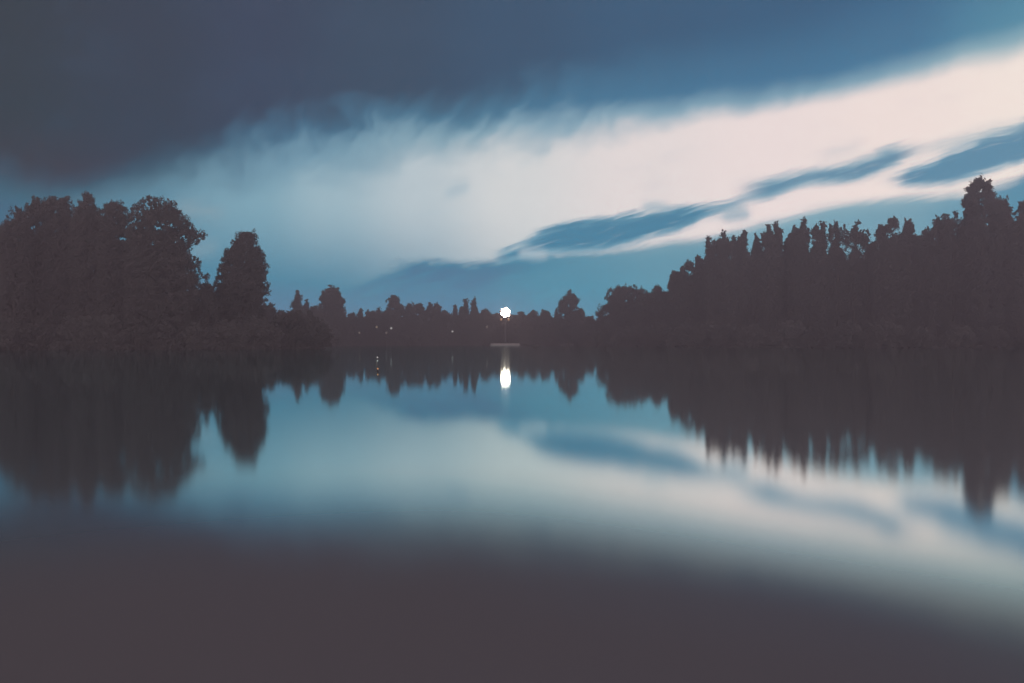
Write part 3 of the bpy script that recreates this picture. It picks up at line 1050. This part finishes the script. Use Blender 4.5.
# ------------------------------------------------------------------ floodlight on the far shore
def floodlight():
    d = 319.0
    x, y, z = place(505.5, d)
    zc = zpix(312.5, d)
    e = bpy.data.objects.new('floodlight_mast', None)
    COL.objects.link(e)
    e.location = (x, y, z)
    tag(e, 'dazzling warm white floodlight on a tall mast at the far shore', 'floodlight')
    hgt = zc - z
    MB().tube([(0, 0, -0.5), (0, 0, hgt * 0.5), (0, 0, hgt + 0.3)], [0.24, 0.19, 0.13], 10).build('mast', M_METAL, e)
    MB().lathe((0, 0, 0), [(0.55, -0.2), (0.55, 0.12), (0.3, 0.2)]).build('base', M_METAL, e)
    f = MB()
    R = 0.92
    ring = [(R * math.cos(t), -0.35, hgt + R * math.sin(t)) for t in [2 * math.pi * j / 24 for j in range(25)]]
    f.tube(ring, [0.07] * 25, 6, False)
    for j in range(3):
        t = math.pi * j / 3
        f.tube([(-R * math.cos(t), -0.35, hgt - R * math.sin(t)), (R * math.cos(t), -0.35, hgt + R * math.sin(t))], [0.06, 0.06], 6)
    f.tube([(0, 0, hgt), (0, -0.35, hgt)], [0.1, 0.1], 6)
    f.build('head_frame', M_METAL, e)
    spots = [(0, 0)] + [(R * math.cos(math.pi * j / 3 + 0.3), R * math.sin(math.pi * j / 3 + 0.3)) for j in range(6)]  # lamp ring added so the head is as wide as the glare
    for sx, sz in spots:
        c = (sx, -0.55, hgt + sz)
        h = MB().lathe(c, [(0.20, -0.22), (0.34, -0.10), (0.445, 0.08), (0.445, 0.2)], 'y').build('lamp_housing', M_PAINT, e, True)
        MB().lathe((c[0], c[1] - 0.21, c[2]), [(0.43, 0.0), (0.40, 0.11), (0.32, 0.22), (0.18, 0.31), (0.04, 0.34)], 'y').build('lens', M_FLOOD, h, True)
    return e


floodlight()

# pale wedge added as the floodlight's glint on the water ripples
ls = bpy.data.objects.new('glint_strip', None)
COL.objects.link(ls)
ly = nearer(314)
ls.location = ((505.0 - 512) / F * ly, ly, 0)
tag(ls, 'floodlight glint on the far waterline, an added pale wedge', 'ramp')


def wedge(x0, x1, lift):
    p = [(-1.2, -0.9), (1.6, 0.42), (4.2, 0.50), (4.2, -0.9)]
    mb = MB()
    for x in (x0, x1):
        for y, z in p:
            mb.v.append(Vector((x, y, z + (lift if z > -0.5 else 0))))
    mb.f = [(0, 1, 2, 3), (7, 6, 5, 4)] + [(a + 4, (a + 1) % 4 + 4, (a + 1) % 4, a) for a in range(4)]
    return mb


wedge(-3.6, 3.6, 0.0).build('ramp', M_GLINT, ls)  # pale face standing in for the glint
wedge(-3.9, -3.61, 0.06).build('glint_edge', M_GLINT, ls)
wedge(3.61, 3.9, 0.06).build('glint_edge', M_GLINT, ls)


def lamp_post(px, py, d, material, label, s=1.0, name='lamp_post'):
    x, y, z = place(px, d)
    hgt = max(zpix(py, d) - z, 0.8)
    e = bpy.data.objects.new(name, None)
    COL.objects.link(e)
    e.location = (x, y, z)
    tag(e, label, 'lamp')
    MB().tube([(0, 0, -0.3), (0, 0, hgt * 0.5), (0, 0, hgt - 0.22 * s)], [0.07, 0.055, 0.045], 8).build('post', M_PAINT, e)
    MB().lathe((0, 0, hgt), [(0.07 * s, -0.24 * s), (0.20 * s, -0.16 * s), (0.26 * s, 0.0), (0.20 * s, 0.18 * s), (0.08 * s, 0.24 * s)], 'z', 12).build('globe', material, e, True)
    MB().lathe((0, 0, hgt + 0.25 * s), [(0.29 * s, 0.0), (0.22 * s, 0.07 * s), (0.05 * s, 0.16 * s)], 'z', 12).build('cap', M_PAINT, e)


lamp_post(501.2, 319.5, 317, M_LORANGE, 'left of two small amber lamps below the floodlight', 1.1)
lamp_post(508.6, 319.5, 317, M_LORANGE, 'right of two small amber lamps below the floodlight', 1.1)
lamp_post(487, 327, 314, M_LDIM, 'tiny dim lamp left of and below the floodlight', 1.1)
lamp_post(452.5, 331.5, 310, M_LWHITE, 'tiny white lamp under the row of small firs', 1.0)
lamp_post(391.3, 328.3, 296, M_LWHITE, 'tiny white lamp below the small dome shaped far tree', 1.15)
lamp_post(376.8, 327.0, 294, M_LWARM, 'faint yellowish lamp on the shore below the thin sapling', 1.0)
lamp_post(386.6, 332.8, 291, M_LDIM, 'faint low lamp between the yellowish lamp and the white lamp', 1.0)
lamp_post(359.5, 332.8, 286, M_LDIM, 'faint lamp right of the big dome shaped far tree', 1.0)
lamp_post(313.6, 336.2, 272, M_LDIM, 'faint lamp left of the big dome shaped far tree', 1.0)
lamp_post(641.6, 333.3, 243, M_LDIM, 'faint lamp under the broad flat topped tree of the right wood', 0.95)


# two little lit marker buoys on the water
def buoy(px, py, material, label):
    hl = 0.10
    d = (CAM_H - hl) * F / (py - 341.5)
    x = (px - 512) / F * d
    e = bpy.data.objects.new('marker_buoy', None)
    COL.objects.link(e)
    e.location = (x, d, 0)
    tag(e, label, 'buoy')
    s = d / 60.0
    MB().lathe((0, 0, 0), [(0.01, -0.05), (0.035, -0.02), (0.04, 0.01), (0.025, 0.03), (0.012, 0.04)], 'z', 14).build('float', M_PAINT, e, True)
    MB().tube([(0, 0, 0.035), (0, 0, hl - 0.03)], [0.010, 0.008], 6).build('stem', M_PAINT, e)
    MB().lathe((0, 0, hl), [(0.02, -0.06 * s), (0.055 * s, -0.03 * s), (0.06 * s, 0.0), (0.035 * s, 0.05 * s)], 'z', 12).build('lamp', material, e, True)


buoy(377.5, 357.3, M_LWHITE, 'little floating marker with a white lamp, farther of the two on the water')
buoy(377.8, 368.6, M_LORANGE, 'little floating marker with an orange lamp, nearer of the two on the water')
